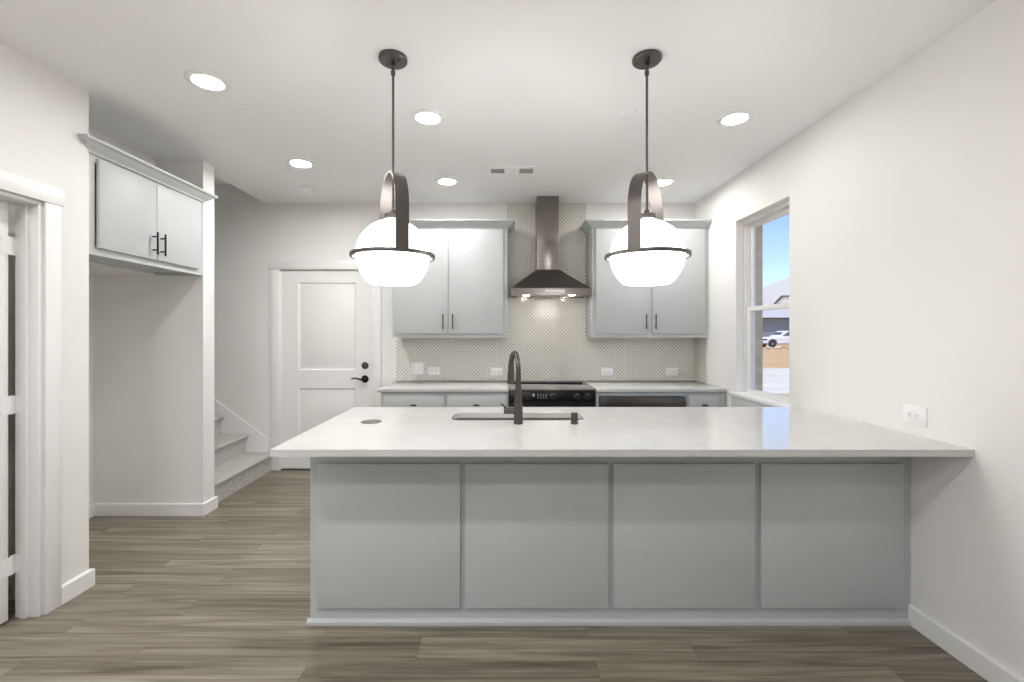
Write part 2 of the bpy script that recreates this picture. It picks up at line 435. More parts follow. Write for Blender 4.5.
# back door (door_1) with casing, panels and hardware
d = sempty('door_1', (-1.79, YB, 0)); d['label'] = 'white two panel door with dark lever in the back wall'
yF = YB + .012            # leaf face
lx0, lx1, lz1 = -2.255, -1.332, 2.036
pan = [(-2.085, -1.495, 1.02, 1.915), (-2.085, -1.495, .26, .835)]
leaf = MB().plate(rect(lx0, lx1, .014, lz1), [rect(p[0], p[1], p[2], p[3]) for p in pan], 'y', yF, yF + .04)
for (a, b_, e, f) in pan:
    o = [(a, e), (b_, e), (b_, f), (a, f)]
    def ins(k): return [(a + k, e + k), (b_ - k, e + k), (b_ - k, f - k), (a + k, f - k)]
    lv = [(0, 0), (.012, .012), (.026, .012), (.05, .004)]
    leaf.loft([[(x, yF + q, z) for x, z in ins(k)] for k, q in lv], cap0=False, cap1=True)
leaf.build('leaf', M['door'], d, smooth=20)
jm = MB().box(DX0, lx0 - .002, YB + .001, YB + .14, .001, DZ); jm.box(lx1 + .003, DX1, YB + .001, YB + .14, .001, DZ)
jm.box(DX0, DX1, YB + .001, YB + .14, lz1 + .003, DZ - .0005)
jm.box(lx0, lx1, YB + .085, YB + .1, .001, lz1)
jm.build('jamb', M['trim'], d)
MB().box(lx0, lx1, YB - .004, YB + .08, .0005, .011).build('threshold_gap', M['dark'], d)  # dark strip standing in for the shaded gap under the leaf
for z in (1.83, 1.02, .24):
    MB().tube([(lx0 - .003, yF - .004, z - .045), (lx0 - .003, yF - .004, z + .045)], .007).build('hinge', M['plate'], d)
hx = -1.40
MB().lathe([(0, 0), (.034, 0), (.036, .006), (.030, .014), (.018, .016), (.018, .024), (0, .024)], (hx, yF, 1.067), 32, 'y').build('deadbolt', M['bronze'], d)
lv = MB().lathe([(0, 0), (.036, 0), (.038, .006), (.032, .014), (.013, .018), (.013, .05), (0, .05)], (hx, yF, .93), 32, 'y')
lv.tube([(hx, yF - .045, .93), (hx - .03, yF - .047, .928), (hx - .07, yF - .047, .94), (hx - .10, yF - .047, .942), (hx - .125, yF - .047, .937)], [.011, .010, .008, .007, .006])
lv.build('lever_handle', M['black'], d)
cz = MB()
for x0, x1 in ((-2.355, -2.262), (-1.323, -1.232)):
    cz.box(x0, x1, YB - .019, YB, .001, 2.05, .003)
cz.box(-2.372, -1.215, YB - .024, YB, 2.05, 2.138, .003)
struct(cz.build('trim_1', M['trim']), 'white casing round the back door')

# doorway in the left wall with an open door seen edge on
cz = MB()
for y0, y1 in ((LD1, LD1 + .08), (LD0 - .08, LD0)):
    cz.box(XL, XL + .018, y0, y1, .001, LDZ, .003)
cz.box(XL, XL + .023, LD0 - .092, LD1 + .090, LDZ, LDZ + .085, .003)
struct(cz.build('trim_2', M['trim']), 'white casing round the doorway in the left wall')
d2 = sempty('door_2', (-2.43, 2.19, 0)); d2['label'] = 'white door standing open beyond the doorway in the left wall'
jm = MB().box(XL - .116, XL - .001, LD1 - .018, LD1 - .0005, .001, LDZ - .001, .002)
jm.box(XL - .085, XL - .05, LD1 - .03, LD1 - .018, .001, LDZ - .019, .002)
jm.box(XL - .116, XL - .001, LD0 + .0005, LD0 + .018, .001, LDZ - .001, .002)
jm.box(XL - .085, XL - .05, LD0 + .018, LD0 + .03, .001, LDZ - .019, .002)
jm.box(XL - .116, XL - .001, LD0 + .018, LD1 - .018, LDZ - .019, LDZ - .001, .002)
jm.build('jamb', M['trim'], d2)
MB().box(-3.20, XL - .107, 2.140, 2.176, .012, 2.03, .002).build('leaf', M['door'], d2)
for z in (1.824, 1.05, .268):
    q = MB().tube([(XL - .112, 2.194, z - .045), (XL - .112, 2.194, z + .045)], .0075)
    q.box(XL - .108, XL - .105, 2.144, 2.188, z - .044, z + .044); q.box(XL - .116, XL - .108, 2.199, 2.2145, z - .044, z + .044)
    q.build('hinge', M['plate'], d2)

# right window
w1 = sempty('window_1', (2.07, (WY0 + WY1) / 2, WZ0)); w1['label'] = 'white single hung window in the right wall'
y0, y1, z0, z1 = WY0 + .002, WY1 - .002, WZ0 + .002, WZ1 - .002
fr = MB().plate(rect(y0, y1, z0, z1), [rect(y0 + .022, y1 - .022, z0 + .012, z1 - .03)], 'x', 2.034, 2.118)
fr.build('frame', M['vinyl'], w1, smooth=0)
ZM = 1.60
us = MB().plate(rect(y0 + .023, y1 - .023, ZM - .018, z1 - .031), [rect(y0 + .05, y1 - .05, ZM + .02, z1 - .065)], 'x', 2.08, 2.104).build('upper_sash', M['vinyl'], w1, smooth=0)
MB().box(2.090, 2.094, y0 + .0505, y1 - .0505, ZM + .0205, z1 - .0655).build('pane', M['glass'], us)
ls = MB().plate(rect(y0 + .023, y1 - .023, z0 + .013, ZM + .018), [rect(y0 + .055, y1 - .055, z0 + .040, ZM - .018)], 'x', 2.05, 2.078).build('lower_sash', M['vinyl'], w1, smooth=0)
MB().box(2.062, 2.066, y0 + .0555, y1 - .0555, z0 + .0405, ZM - .0185).build('pane', M['glass'], ls)
st = MB().box(XR - .035, XR - .0005, WY0 - .05, WY1 + .07, .868, WZ0 + .004, .004)
st.box(XR - .001, 2.033, WY0 + .001, WY1 - .001, WZ0 - .022, WZ0 + .004) if False else None
st.box(XR - .014, XR - .0005, WY0 - .03, WY1 + .05, .80, .867, .003)
st.box(XR - .0005, 2.033, WY0 + .002, WY1 - .002, WZ0 + .0005, WZ0 + .006)
struct(st.build('trim_3', M['trim']), 'white sill and apron under the right window')

# rear windows behind the camera
def rear_window(name, x0, x1, z0, z1, mull):
    w = sempty(name, ((x0 + x1) / 2, YR - .06, z0))
    hs = []; n = mull + 1; wd = (x1 - x0) / n
    for i in range(n):
        hs.append(rect(x0 + i * wd + .05, x0 + (i + 1) * wd - .05, z0 + .06, (z0 + z1) / 2 - .03)); hs.append(rect(x0 + i * wd + .05, x0 + (i + 1) * wd - .05, (z0 + z1) / 2 + .03, z1 - .06))
    MB().plate(rect(x0 + .002, x1 - .002, z0 + .002, z1 - .002), hs, 'y', YR - .1, YR - .04).build('frame', M['vinyl'], w, smooth=0)
    MB().box(x0 + .01, x1 - .01, YR - .072, YR - .068, z0 + .01, z1 - .01).build('pane', M['glass'], w)
rear_window('window_2', -1.95, .15, .08, 2.3, 1)

# stairs behind the short wall
prof = [(-2.345, .001)]
RISE, RUN, NS = .188, .255, 8
for i in range(NS):
    xr = -2.345 - RUN * i; zt = RISE * (i + 1)
    prof += [(xr, zt - .045), (xr + .022, zt - .036), (xr + .026, zt - .018), (xr + .018, zt - .004), (xr - .002, zt)]
    if i < NS - 1: prof.append((xr - RUN + .0, zt))
prof += [(XF + .005, RISE * NS), (XF + .005, .001)]
st = MB().prism(prof, 'y', YS1 + .016, YB - .02).build('staircase', M['carpet'])
tag(st, 'pale grey carpeted stairs rising left behind the short wall', 'stairs', kind='structure')
xs0 = -2.374
sk = MB().prism([(xs0, .001), (xs0, .318), (XF + .01, .318 + .7375 * (xs0 - XF - .01)), (XF + .01, .001)], 'y', YB - .014, YB)
struct(sk.build('trim_4', M['trim'], smooth=0), 'white sloping skirt board along the stairs')

# ------------------------------------------------------------------ handles
def bar_pull(name, parent, c, axis, length, out, m, r=.006, post=.6):
    """c = point on the door face at the bar's centre, out = vector from the face to the bar"""
    c = Vector(c); out = Vector(out); ax = {'x': Vector((1, 0, 0)), 'y': Vector((0, 1, 0)), 'z': Vector((0, 0, 1))}[axis]
    b = MB().tube([c + out - ax * length / 2, c + out + ax * length / 2], r)
    for sgn in (-1, 1):
        p = c + ax * sgn * length * post / 2
        b.tube([p, p + out], r * .85)
    return b.build(name, m, parent)

# ------------------------------------------------------------------ crown moulding
CR = [(.0, 0), (.012, 0), (.016, .010), (.034, .026), (.056, .046), (.068, .050), (.074, .054), (.074, .067), (0, .067)]
def crown(pts, z):
    """pts = list of ((x,y), (mitre dx,dy))"""
    return MB().loft([[(p[0] + o * m_[0], p[1] + o * m_[1], z + h) for o, h in CR] for p, m_ in pts])

# ------------------------------------------------------------------ fridge cabinet in the nook
ZC0, ZC1 = 1.84, 2.402
fx = -2.298
t = thing('overhead_cabinet', 'grey two door cabinet hung high over the empty fridge nook', 'cabinet', (-2.47, 2.97, ZC0))
ya, yb = YE + .004, YS0 - .003
b = MB().box(-2.655, fx - .0201, ya, ya + .018, ZC0, ZC1); b.box(-2.655, fx - .0201, yb - .018, yb, ZC0, ZC1)
b.box(-2.655, fx - .0201, ya + .018, yb - .018, ZC0 + .018, ZC0 + .036); b.box(-2.655, fx - .0201, ya + .018, yb - .018, ZC1 - .018, ZC1)
b.box(-2.655, -2.645, ya + .018, yb - .018, ZC0 + .036, ZC1 - .018)
b.plate(rect(ya, yb, ZC0, ZC1), [rect(ya + .05, yb - .05, ZC0 + .05, ZC1 - .04)], 'x', fx - .02, fx + .0005)
b.build('carcass', M['cab'], t, smooth=0)
for (q0, q1, hy) in ((2.545, 2.969, 2.935), (2.973, 3.397, 3.003)):
    dd = MB().box(fx + .001, fx + .021, q0, q1, 1.882, 2.386, .0025).build('door', M['cab'], t)
    bar_pull('handle', dd, (fx + .021, hy, 1.985), 'z', .145, (.032, 0, 0), M['black'])
crown([((XL + .0005, ya), (0, -1)), ((fx + .001, ya), (1, -1)), ((fx + .001, yb), (1, 1)), ((XS + .0005, yb), (0, 1))], ZC1 + .0005).build('crown_molding', M['cab'], t, smooth=20)

# ------------------------------------------------------------------ wall cabinets each side of the hood
def wall_cabinet(label, x0, x1, doors, hxs, left_ret, right_ret):
    yf = 4.29
    t = thing('wall_cabinet', label, 'cabinet', ((x0 + x1) / 2, 4.43, 1.356), 'upper cabinets beside the range hood')
    b = MB().box(x0, x0 + .018, yf + .0201, YB - .001, 1.356, 2.40); b.box(x1 - .018, x1, yf + .0201, YB - .001, 1.356, 2.40)
    b.box(x0 + .018, x1 - .018, yf + .0201, YB - .001, 1.372, 1.39); b.box(x0 + .018, x1 - .018, yf + .0201, YB - .001, 2.382, 2.40)
    b.plate(rect(x0, x1, 1.356, 2.40), [rect(doors[0][0] + .02, doors[0][1] - .01, 1.40, 2.37), rect(doors[1][0] + .01, doors[1][1] - .02, 1.40, 2.37)], 'y', yf - .0005, yf + .02)
    b.box(x0 + .018, x1 - .018, YB - .01, YB - .002, 1.39, 2.382)
    b.build('carcass', M['cab'], t, smooth=0)
    for (a, e), hx in zip(doors, hxs):
        dd = MB().box(a, e, yf - .021, yf - .001, 1.394, 2.388, .0025).build('door', M['cab'], t)
        bar_pull('handle', dd, (hx, yf - .021, 1.508), 'z', .145, (0, -.032, 0), M['bronze'])
    P = []
    P += [((x0, YB - .001), (-1, 0)), ((x0, yf - .001), (-1, -1))] if left_ret else [((x0, yf - .001), (0, -1))]
    P += [((x1, yf - .001), (1, -1)), ((x1, YB - .001), (1, 0))] if right_ret else [((x1, yf - .001), (0, -1))]
    crown(P, 2.4005).build('crown_molding', M['cab'], t, smooth=20)
wall_cabinet('grey two door upper cabinet left of the range hood', -1.043, .050, [(-1.022, -.515), (-.502, .012)], [-.557, -.466], True, True)
wall_cabinet('grey two door upper cabinet right of the range hood', .859, 1.9655, [(.893, 1.398), (1.428, 1.925)], [1.363, 1.452], True, False)

# ------------------------------------------------------------------ backsplash
tw = .009
b = MB().prism([(-1.076, .916), (1.9690, .916), (1.9690, 1.354), (.857, 1.354), (.857, H - .001), (.052, H - .001), (.052, 1.354), (-1.076, 1.354)], 'y', YB - tw, YB - .0005)
bs = b.build('backsplash', M['tile'], smooth=0)
tag(bs, 'glossy beige lattice tile backsplash running up behind the range hood', 'backsplash')
bs = MB().box(XR - tw, XR - .0005, 4.315, YB - tw - .0005, .916, 1.354).build('backsplash', M['tile'], smooth=0)
tag(bs, 'narrow return of lattice tile on the right wall in the counter corner', 'backsplash')

# ------------------------------------------------------------------ outlets and switches
def wall_plate(name, label, cat, c, w, h, face, kind, group=None):
    """face 'y' = looks toward -Y, 'x' = looks toward -X"""
    t = thing(name, label, cat, c, group)
    def bx(a0, a1, z0, z1, d0, d1, bev=0.0):
        if face == 'y': return MB().box(c[0] + a0, c[0] + a1, c[1] - d1, c[1] - d0, c[2] + z0, c[2] + z1, bev)
        return MB().box(c[0] - d1, c[0] - d0, c[1] - a1, c[1] - a0, c[2] + z0, c[2] + z1, bev)
    bx(-w / 2, w / 2, -h / 2, h / 2, .0005, .006, .002).build('cover_plate', M['plate'], t)
    if kind == 'switch':
        for s_ in (-1, 1):
            bx(s_ * w * .22 - .016, s_ * w * .22 + .016, -.033, .033, .006, .010, .0015).build('rocker', M['plate'], t)
    else:
        for s_ in (-1, 1):
            k = bx(s_ * .02 - .0165, s_ * .02 + .0165, -.0165, .0165, .006, .0085, .001).build('socket', M['plate'], t)
            sl = bx(s_ * .02 - .009, s_ * .02 + .009, .004, .0065, .0084, .0092); 
            q = bx(s_ * .02 - .009, s_ * .02 + .005, -.0075, -.005, .0084, .0092)
            me = bpy.data.meshes.new('x'); q.bm.to_mesh(me); sl.bm.from_mesh(me); q.bm.free(); bpy.data.meshes.remove(me)
            sl.build('slot', M['slot'], k)
yT = YB - tw
wall_plate('wall_switch', 'square white double rocker switch on the tile at far left', 'switch', (-.863, yT, 1.04), .128, .122, 'y', 'switch')
wall_plate('wall_outlet', 'white outlet on the tile just right of the square switch', 'outlet', (-.692, yT, 1.012), .125, .082, 'y', 'outlet', 'outlets on the tiled backsplash')
wall_plate('wall_outlet', 'white outlet on the tile left of the range near the faucet', 'outlet', (-.056, yT, 1.006), .122, .08, 'y', 'outlet', 'outlets on the tiled backsplash')
wall_plate('wall_outlet', 'white outlet on the tile just right of the range', 'outlet', (1.069, yT, 1.006), .122, .08, 'y', 'outlet', 'outlets on the tiled backsplash')
wall_plate('wall_outlet', 'white outlet on the tile near the right wall corner', 'outlet', (1.728, yT, 1.006), .125, .08, 'y', 'outlet', 'outlets on the tiled backsplash')
wall_plate('wall_outlet', 'white outlet on the right wall above the peninsula counter', 'outlet', (XR, 2.145, 1.008), .122, .088, 'x', 'outlet')

# ------------------------------------------------------------------ back run: base cabinets, counters, range, appliance
YC = 3.955; ZT = .884
def knob(parent, x, z, y):
    b = MB().tube([(x, y, z), (x, y - .026, z)], .006); b.tube([(x - .026, y - .028, z), (x + .026, y - .028, z)], .0068)
    return b.build('pull', M['black'], parent)
def base_cab(label, x0, x1, drawers, doors, group='base cabinets along the back wall', opening=None):
    t = thing('base_cabinet', label, 'cabinet', ((x0 + x1) / 2, 4.27, 0), group)
    b = MB().box(x0, x0 + .018, YC + .0201, YB - .012, .001, ZT - .001); b.box(x1 - .018, x1, YC + .0201, YB - .012, .001, ZT - .001)
    b.box(x0 + .018, x1 - .018, YC + .07, YC + .085, .001, .10); b.box(x0 + .018, x1 - .018, YC + .0201, YB - .012, .10, .118)
    b.box(x0 + .018, x1 - .018, YB - .02, YB - .012, .118, ZT - .001)
    hs = [rect(a + .015, e - .015, f + .015, g - .015) for a, e, f, g in drawers + doors]
    if opening: hs.append(rect(*opening))
    b.plate(rect(x0, x1, .10, ZT - .001), hs, 'y', YC - .0005, YC + .02)
    b.build('carcass', M['cab'], t, smooth=0)
    for a, e, f, g in drawers:
        dd = MB().box(a, e, YC - .02, YC - .001, f, g, .0025).build('drawer', M['cab'], t)
        knob(dd, (a + e) / 2, (f + g) / 2 - .005, YC - .02)
    for a, e, f, g in doors:
        dd = MB().box(a, e, YC - .02, YC - .001, f, g, .0025).build('door', M['cab'], t)
        bar_pull('handle', dd, (e - .04, YC - .02, g - .1), 'z', .13, (0, -.03, 0), M['black'])
    return t
base_cab('grey base cabinet with two top drawers left of the range', -1.064, .056, [(-1.035, -.504, .70, .853), (-.482, .036, .70, .853)], [(-1.035, -.504, .13, .68), (-.482, .036, .13, .68)])
base_cab('grey base cabinet holding the dark appliance right of the range', .826, 1.616, [(.857, 1.6, .13, .40)], [], opening=(.852, 1.612, .42, .846))
base_cab('narrow grey base cabinet with a drawer by the right wall', 1.617, 1.962, [(1.632, 1.898, .70, .853)], [(1.632, 1.898, .13, .68)])
t = thing('built_in_appliance', 'dark stainless built in appliance front right of the range', 'appliance', (1.23, 4.1, .425))
MB().box(.858, 1.606, YC + .001, 4.5, .426, .840).build('case', M['knob'], t)
MB().box(.857, 1.607, YC - .022, YC + .0005, .50, .840, .003).build('front_panel', M['dsteel2'], t)
MB().box(.857, 1.607, YC - .022, YC + .0005, .424, .496, .003).build('control_strip', M['bglass'], t)

def ctop(name, label, group, x0, x1, y0, y1):
    o = MB().box(x0, x1, y0, y1, ZT + .0005, .914, .003).build(name, M['quartz'])
    return tag(o, label, 'countertop', group)
ctop('countertop', 'white quartz counter along the back wall left of the range', 'back wall counters', -1.085, .058, 3.925, YB - .0095)
ctop('countertop', 'white quartz counter along the back wall right of the range', 'back wall counters', .824, XR - .0095, 3.925, YB - .0095)

t = thing('range', 'black slide in electric range with front knobs below the hood', 'range', (.44, 4.25, 0))
rx0, rx1 = .064, .818
MB().box(rx0, rx1, 3.955, YB - .012, .02, .893).build('body', M['dsteel'], t)
MB().box(rx0 - .0, rx1, 3.935, YB - .02, .8945, .906, .003).build('cooktop', M['cooktop'], t)
MB().box(rx0, rx1, YB - .032, YB - .012, .9065, .9095, .001).build('rear_trim', M['black'], t)
cp = MB().prism([(3.92, .795), (3.945, .905), (3.954, .905), (3.954, .795)], 'x', rx0, rx1, .002).build('control_panel', M['bglass'], t)
def pnl(z): return 3.92 + .025 * (z - .795) / .11
for kx in (.231, .444, .655, .747):
    z = .845
    MB().lathe([(0, 0), (.029, 0), (.029, .006), (.024, .008), (.022, .028), (.019, .031), (0, .031)], (kx, pnl(z) + .001, z), 28, 'y').build('knob', M['knob'], t)
dsp = MB().box(.268, .285, pnl(.85) - .0012, pnl(.85) + .004, .826, .868).build('display', M['display'], t)
for i, (a, e) in enumerate(((.31, .322), (.333, .345), (.356, .368), (.379, .391))):
    q = MB()
    for zz in (.832, .848, .862): q.box(a, e, pnl(zz) - .0012, pnl(zz) + .003, zz - .003, zz + .003)
    q.build('touch_key', M['slot'], t)
MB().box(rx0 + .004, rx1 - .004, 3.922, 3.954, .20, .785, .004).build('oven_door', M['bglass'], t)
bar_pull('oven_handle', t, ((rx0 + rx1) / 2, 3.922, .755), 'x', .66, (0, -.045, 0), M['dsteel'], r=.011, post=.9)
MB().box(rx0 + .004, rx1 - .004, 3.925, 3.954, .03, .19, .004).build('storage_drawer', M['dsteel'], t)

# ------------------------------------------------------------------ range hood
t = thing('range_hood', 'dark stainless chimney range hood against the lattice tile', 'range hood', (.455, 4.4, 1.75))
HYB = YB - tw - .0005
cx0, cx1, cyf = .338, .549, 4.345
MB().box(cx0, cx1, cyf, HYB, 2.012, H - .0015, .001).build('chimney', M['dsteel'], t)
hx0, hx1, hyf = .082, .833, 4.206
MB().loft([[(hx0, hyf, 1.821), (hx1, hyf, 1.821), (hx1, HYB, 1.821), (hx0, HYB, 1.821)], [(cx0 - .002, cyf - .002, 2.0115), (cx1 + .002, cyf - .002, 2.0115), (cx1 + .002, HYB, 2.0115), (cx0 - .002, HYB, 2.0115)]]).build('canopy', M['dsteel2'], t, smooth=0)
sk = MB()
sk.plate(rect(hx0, hx1, hyf, HYB), [rect(hx0 + .03, hx1 - .03, hyf + .03, HYB - .02)], 'z', 1.757, 1.8205)
sk.build('skirt', M['dsteel'], t, smooth=0)
MB().box(hx0 + .0305, hx1 - .0305, hyf + .0305, HYB - .0205, 1.766, 1.78).build('filter', M['steel'], t)
MB().box(.405, .585, hyf - .0025, hyf + .001, 1.776, 1.804, .001).build('touch_panel', M['hpanel'], t)
for lx in (.232, .668):
    MB().lathe([(0, 0), (.032, 0), (.032, .006), (0, .006)], (lx, hyf + .10, 1.7595), 24).build('lamp', M['hoodlamp'], t)

# ------------------------------------------------------------------ peninsula
PX0, PX1, PY = -.922, 1.9505, 2.164
t = thing('peninsula_cabinet', 'long grey peninsula cabinet with four flat panels facing the floor', 'cabinet', ((PX0 + PX1) / 2, 2.54, 0))
b = MB().box(PX0, PX1, PY, PY + .02, .001, ZT - .001); b.box(PX0, PX0 + .02, PY + .02, 2.90, .001, ZT - .001)
b.box(PX1 - .02, PX1, PY + .0201, 2.90, .001, ZT - .001); b.box(PX1, PX1 + .0185, PY + .004, PY + .024, .001, ZT - .001)
b.box(PX0 + .02, PX1 - .02, 2.83, 2.845, .001, .10); b.box(PX0 + .02, PX1 - .02, PY + .02, 2.90, .10, .118)
xs = [-.9, -.33, .53, 1.1, 1.66, 1.93]
b.plate(rect(PX0, PX1, .10, ZT - .001), [rect(a + .015, e - .015, .14, .85) for a, e in zip(xs, xs[1:])], 'y', 2.88, 2.90)
b.build('carcass', M['cab'], t, smooth=0)
for a, e in ((317.2, 460.4), (465.5, 608.0), (613.0, 754.0), (760.0, 902.0)):
    s_ = 208.8
    MB().box((a - 502) / s_, (e - 502) / s_, PY - .0195, PY - .0005, .087, .776, .002).build('panel', M['cab'], t)
MB().prism([(PY - .0005, .001), (PY - .016, .001), (PY - .016, .018), (PY - .006, .030), (PY - .0005, .030)], 'x', PX0 - .012, PX1 - .002).build('base_trim', M['cab'], t, smooth=20)
for i, (a, e) in enumerate(zip(xs, xs[1:])):
    dd = MB().box(a + .004, e - .004, 2.901, 2.92, .13, .862, .0025).build('door', M['cab'], t)
    bar_pull('handle', dd, (e - .045, 2.92, .76), 'z', .13, (0, .03, 0), M['black'])

CX0, CX1, CY0, CY1 = -.968, XR - .001, 1.875, 2.955
SX0, SX1, SY0, SY1 = -.287, .466, 2.505, 2.735
o = MB().plate(rect(CX0, CX1, CY0, CY1), [rrect(SX0, SX1, SY0, SY1, .06)], 'z', ZT + .0005, .914).build('countertop', M['quartz'], smooth=30)
tag(o, 'wide white quartz peninsula countertop with the sink cut into it', 'countertop')

# sink
t = thing('sink', 'stainless double bowl sink set under the peninsula counter', 'sink', ((SX0 + SX1) / 2, (SY0 + SY1) / 2, .68))
mid = .09
def bowl(x0, x1):
    L = []
    for k, z, r in ((0, .8825, .055), (.003, .80, .055), (.010, .715, .05), (.03, .695, .04), (.07, .690, .02)):
        L.append([(x, y, z) for x, y in rrect(x0 + k, x1 - k, SY0 - .004 + k, SY1 + .004 - k, r)])
    outer = [[(x, y, z) for x, y in rrect(x0 - .004, x1 + .004, SY0 - .008, SY1 + .008, .058)] for z in (.684, .8825)]
    m_ = MB().loft(L[::-1], cap0=True, cap1=False)
    return m_
bowl(SX0 - .004, mid - .008).build('bowl', M['steel'], t, smooth=50)
bowl(mid + .008, SX1 + .004).build('bowl', M['steel'], t, smooth=50)
MB().plate(rrect(SX0 - .03, SX1 + .03, SY0 - .03, SY1 + .03, .06), [rrect(SX0 - .004, mid - .008, SY0 - .004, SY1 + .004, .055), rrect(mid + .008, SX1 + .004, SY0 - .004, SY1 + .004, .055)], 'z', .879, .8835).build('flange', M['steel'], t)
for dx in ((SX0 + mid) / 2, (SX1 + mid) / 2):
    MB().lathe([(0, .003), (.03, .003), (.042, .004), (.044, .0), (0, 0)], (dx, (SY0 + SY1) / 2, .6905), 28).build('drain', M['dsteel'], t)

# faucet
fx_, fy_ = .0875, 2.41
t = thing('faucet', 'tall dark bronze pull down faucet on the near side of the sink', 'faucet', (fx_, fy_, .9145))
MB().lathe([(0, 0), (.0245, 0), (.0245, .012), (.0235, .07), (.0215, .11), (.0185, .16), (.0158, .21), (.0142, .26), (.0132, .30), (0, .30)], (fx_, fy_, .9145), 32).build('body', M['bronze'], t)
arc = []; dirv = Vector((-.035, .20, 0))
for i in range(22):
    a = PI * i / 21
    p = Vector((fx_, fy_, 1.21)) + dirv * (1 - math.cos(a)) / 2; p.z = 1.21 + .078 * math.sin(a)
    arc.append(tuple(p))
MB().tube(arc[:20], [.0130 + .0020 * i / 21 for i in range(20)], 18).build('spout', M['bronze'], t)
e0 = Vector(arc[18]); e1 = Vector(arc[21])
tip = Vector((fx_ + dirv.x - .002, fy_ + dirv.y + .004, 1.105))
MB().tube([arc[19], arc[20], tuple(e1 + Vector((0, 0, -.03))), tuple((e1 + tip) / 2), tuple(tip)], [.0158, .0165, .0185, .0205, .020], 20).build('spray_head', M['bronze'], t)
h = MB().tube([(fx_ - .02, fy_, .984), (fx_ - .078, fy_, .984)], .0175, 22)
h.tube([(fx_ - .064, fy_ + .0, .993), (fx_ - .077, fy_, 1.010), (fx_ - .094, fy_, 1.022)], [.006, .0055, .0045])
h.build('lever_handle', M['bronze'], t)
o = MB().lathe([(0, 0), (.021, 0), (.021, .004), (.0185, .006), (.0185, .055), (.016, .061), (0, .062)], (.388, 2.41, .9145), 28).build('air_gap_cap', M['bronze'])
tag(o, 'short dark cylinder cap beside the sink right of the faucet', 'air gap')
o = MB().lathe([(0, 0), (.053, 0), (.055, .0015), (.053, .004), (.046, .005), (.044, .0035), (0, .0035)], (-.715, 2.46, .9145), 40).build('popup_outlet', M['disc'])
tag(o, 'flat round grey disc set into the peninsula counter on the left', 'pop-up outlet')

# ------------------------------------------------------------------ pendants
def pendant(label, x, y, ang):
    t = thing('pendant_light', label, 'pendant light', (x, y, H), 'globe pendants over the peninsula')
    zr, R = 1.769, .194
    MB().lathe([(0, 0), (.066, 0), (.068, -.004), (.068, -.016), (.062, -.022), (0, -.022)], (x, y, H - .0005), 48).build('canopy', M['pendant'], t)
    MB().lathe([(0, 0), (.012, 0), (.012, -.02), (.008, -.024), (.008, -.04), (.011, -.043), (.011, -.06), (0, -.06)], (x, y, H - .0235), 20).build('swivel', M['pendant'], t)
    for k in (-1, 1):
        MB().lathe([(0, 0), (.0055, 0), (.005, -.003), (0, -.004)], (x + k * .035 * math.cos(ang + .6), y + k * .035 * math.sin(ang + .6), H - .0225), 12).build('screw', M['black'], t)
    MB().tube([(x, y, H - .083), (x, y, 1.98)], .0058).build('rod', M['pendant'], t)
    # strap loop
    wd, th = .060, .004; pr = []; d_ = Vector((math.cos(ang), math.sin(ang), 0)); wv = Vector((-d_.y, d_.x, 0)) * wd / 2
    zc = 1.966; path = [(R, zr + .009 - .018)]
    path += [(R * math.cos(a), zc + R * math.sin(a)) for a in [PI * i / 40 for i in range(41)]]
    path += [(-R, zr - .009)]
    loops = []
    C0 = Vector((x, y, 0))
    for i, (u, z) in enumerate(path):
        if z <= zc + 1e-6 : nx, nz = (1 if u > 0 else -1), 0
        else: nx, nz = u / R, (z - zc) / R
        pi = C0 + d_ * u + Vector((0, 0, z)); nn = d_ * nx * th + Vector((0, 0, nz * th))
        loops.append([tuple(pi + wv), tuple(pi - wv), tuple(pi - wv + nn), tuple(pi + wv + nn)])
    MB().loft(loops).build('strap', M['pendant'], t)
    MB().lathe([(R - .006, -.009), (R + .004, -.009), (R + .006, -.006), (R + .006, .006), (R + .004, .009), (R - .006, .009), (R - .006, -.009)], (x, y, zr), 72).build('ring', M['pendant'], t)
    r = .1725; zc2 = 1.772; a0 = -math.asin(.135 / r); a1 = PI / 2 - .22
    pf = [(0, -.135)] + [(r * math.cos(a), r * math.sin(a)) for a in [a0 + (a1 - a0) * i / 36 for i in range(37)]] + [(.036, .1725), (0, .1725)]
    MB().lathe(pf, (x, y, zc2), 64).build('globe', M['globe'], t)
    MB().lathe([(0, 0), (.04, 0), (.042, .004), (.042, .022), (.036, .026), (.012, .027), (.012, .045), (0, .045)], (x, y, 1.945), 40).build('socket_cap', M['pendant'], t)
    # two little lugs that carry the globe on the ring
    for a in (ang, ang + PI):
        p0 = (x + .174 * math.cos(a), y + .174 * math.sin(a), zr); p1 = (x + .192 * math.cos(a), y + .192 * math.sin(a), zr)
        MB().tube([p0, p1], .004).build('lug', M['pendant'], t)
pendant('left opal globe pendant with dark ring hung over the peninsula', -.524, 2.165, math.atan2(-.18, .085))
pendant('right opal globe pendant with dark ring hung over the peninsula', .697, 2.165, math.atan2(-.165, -.110))

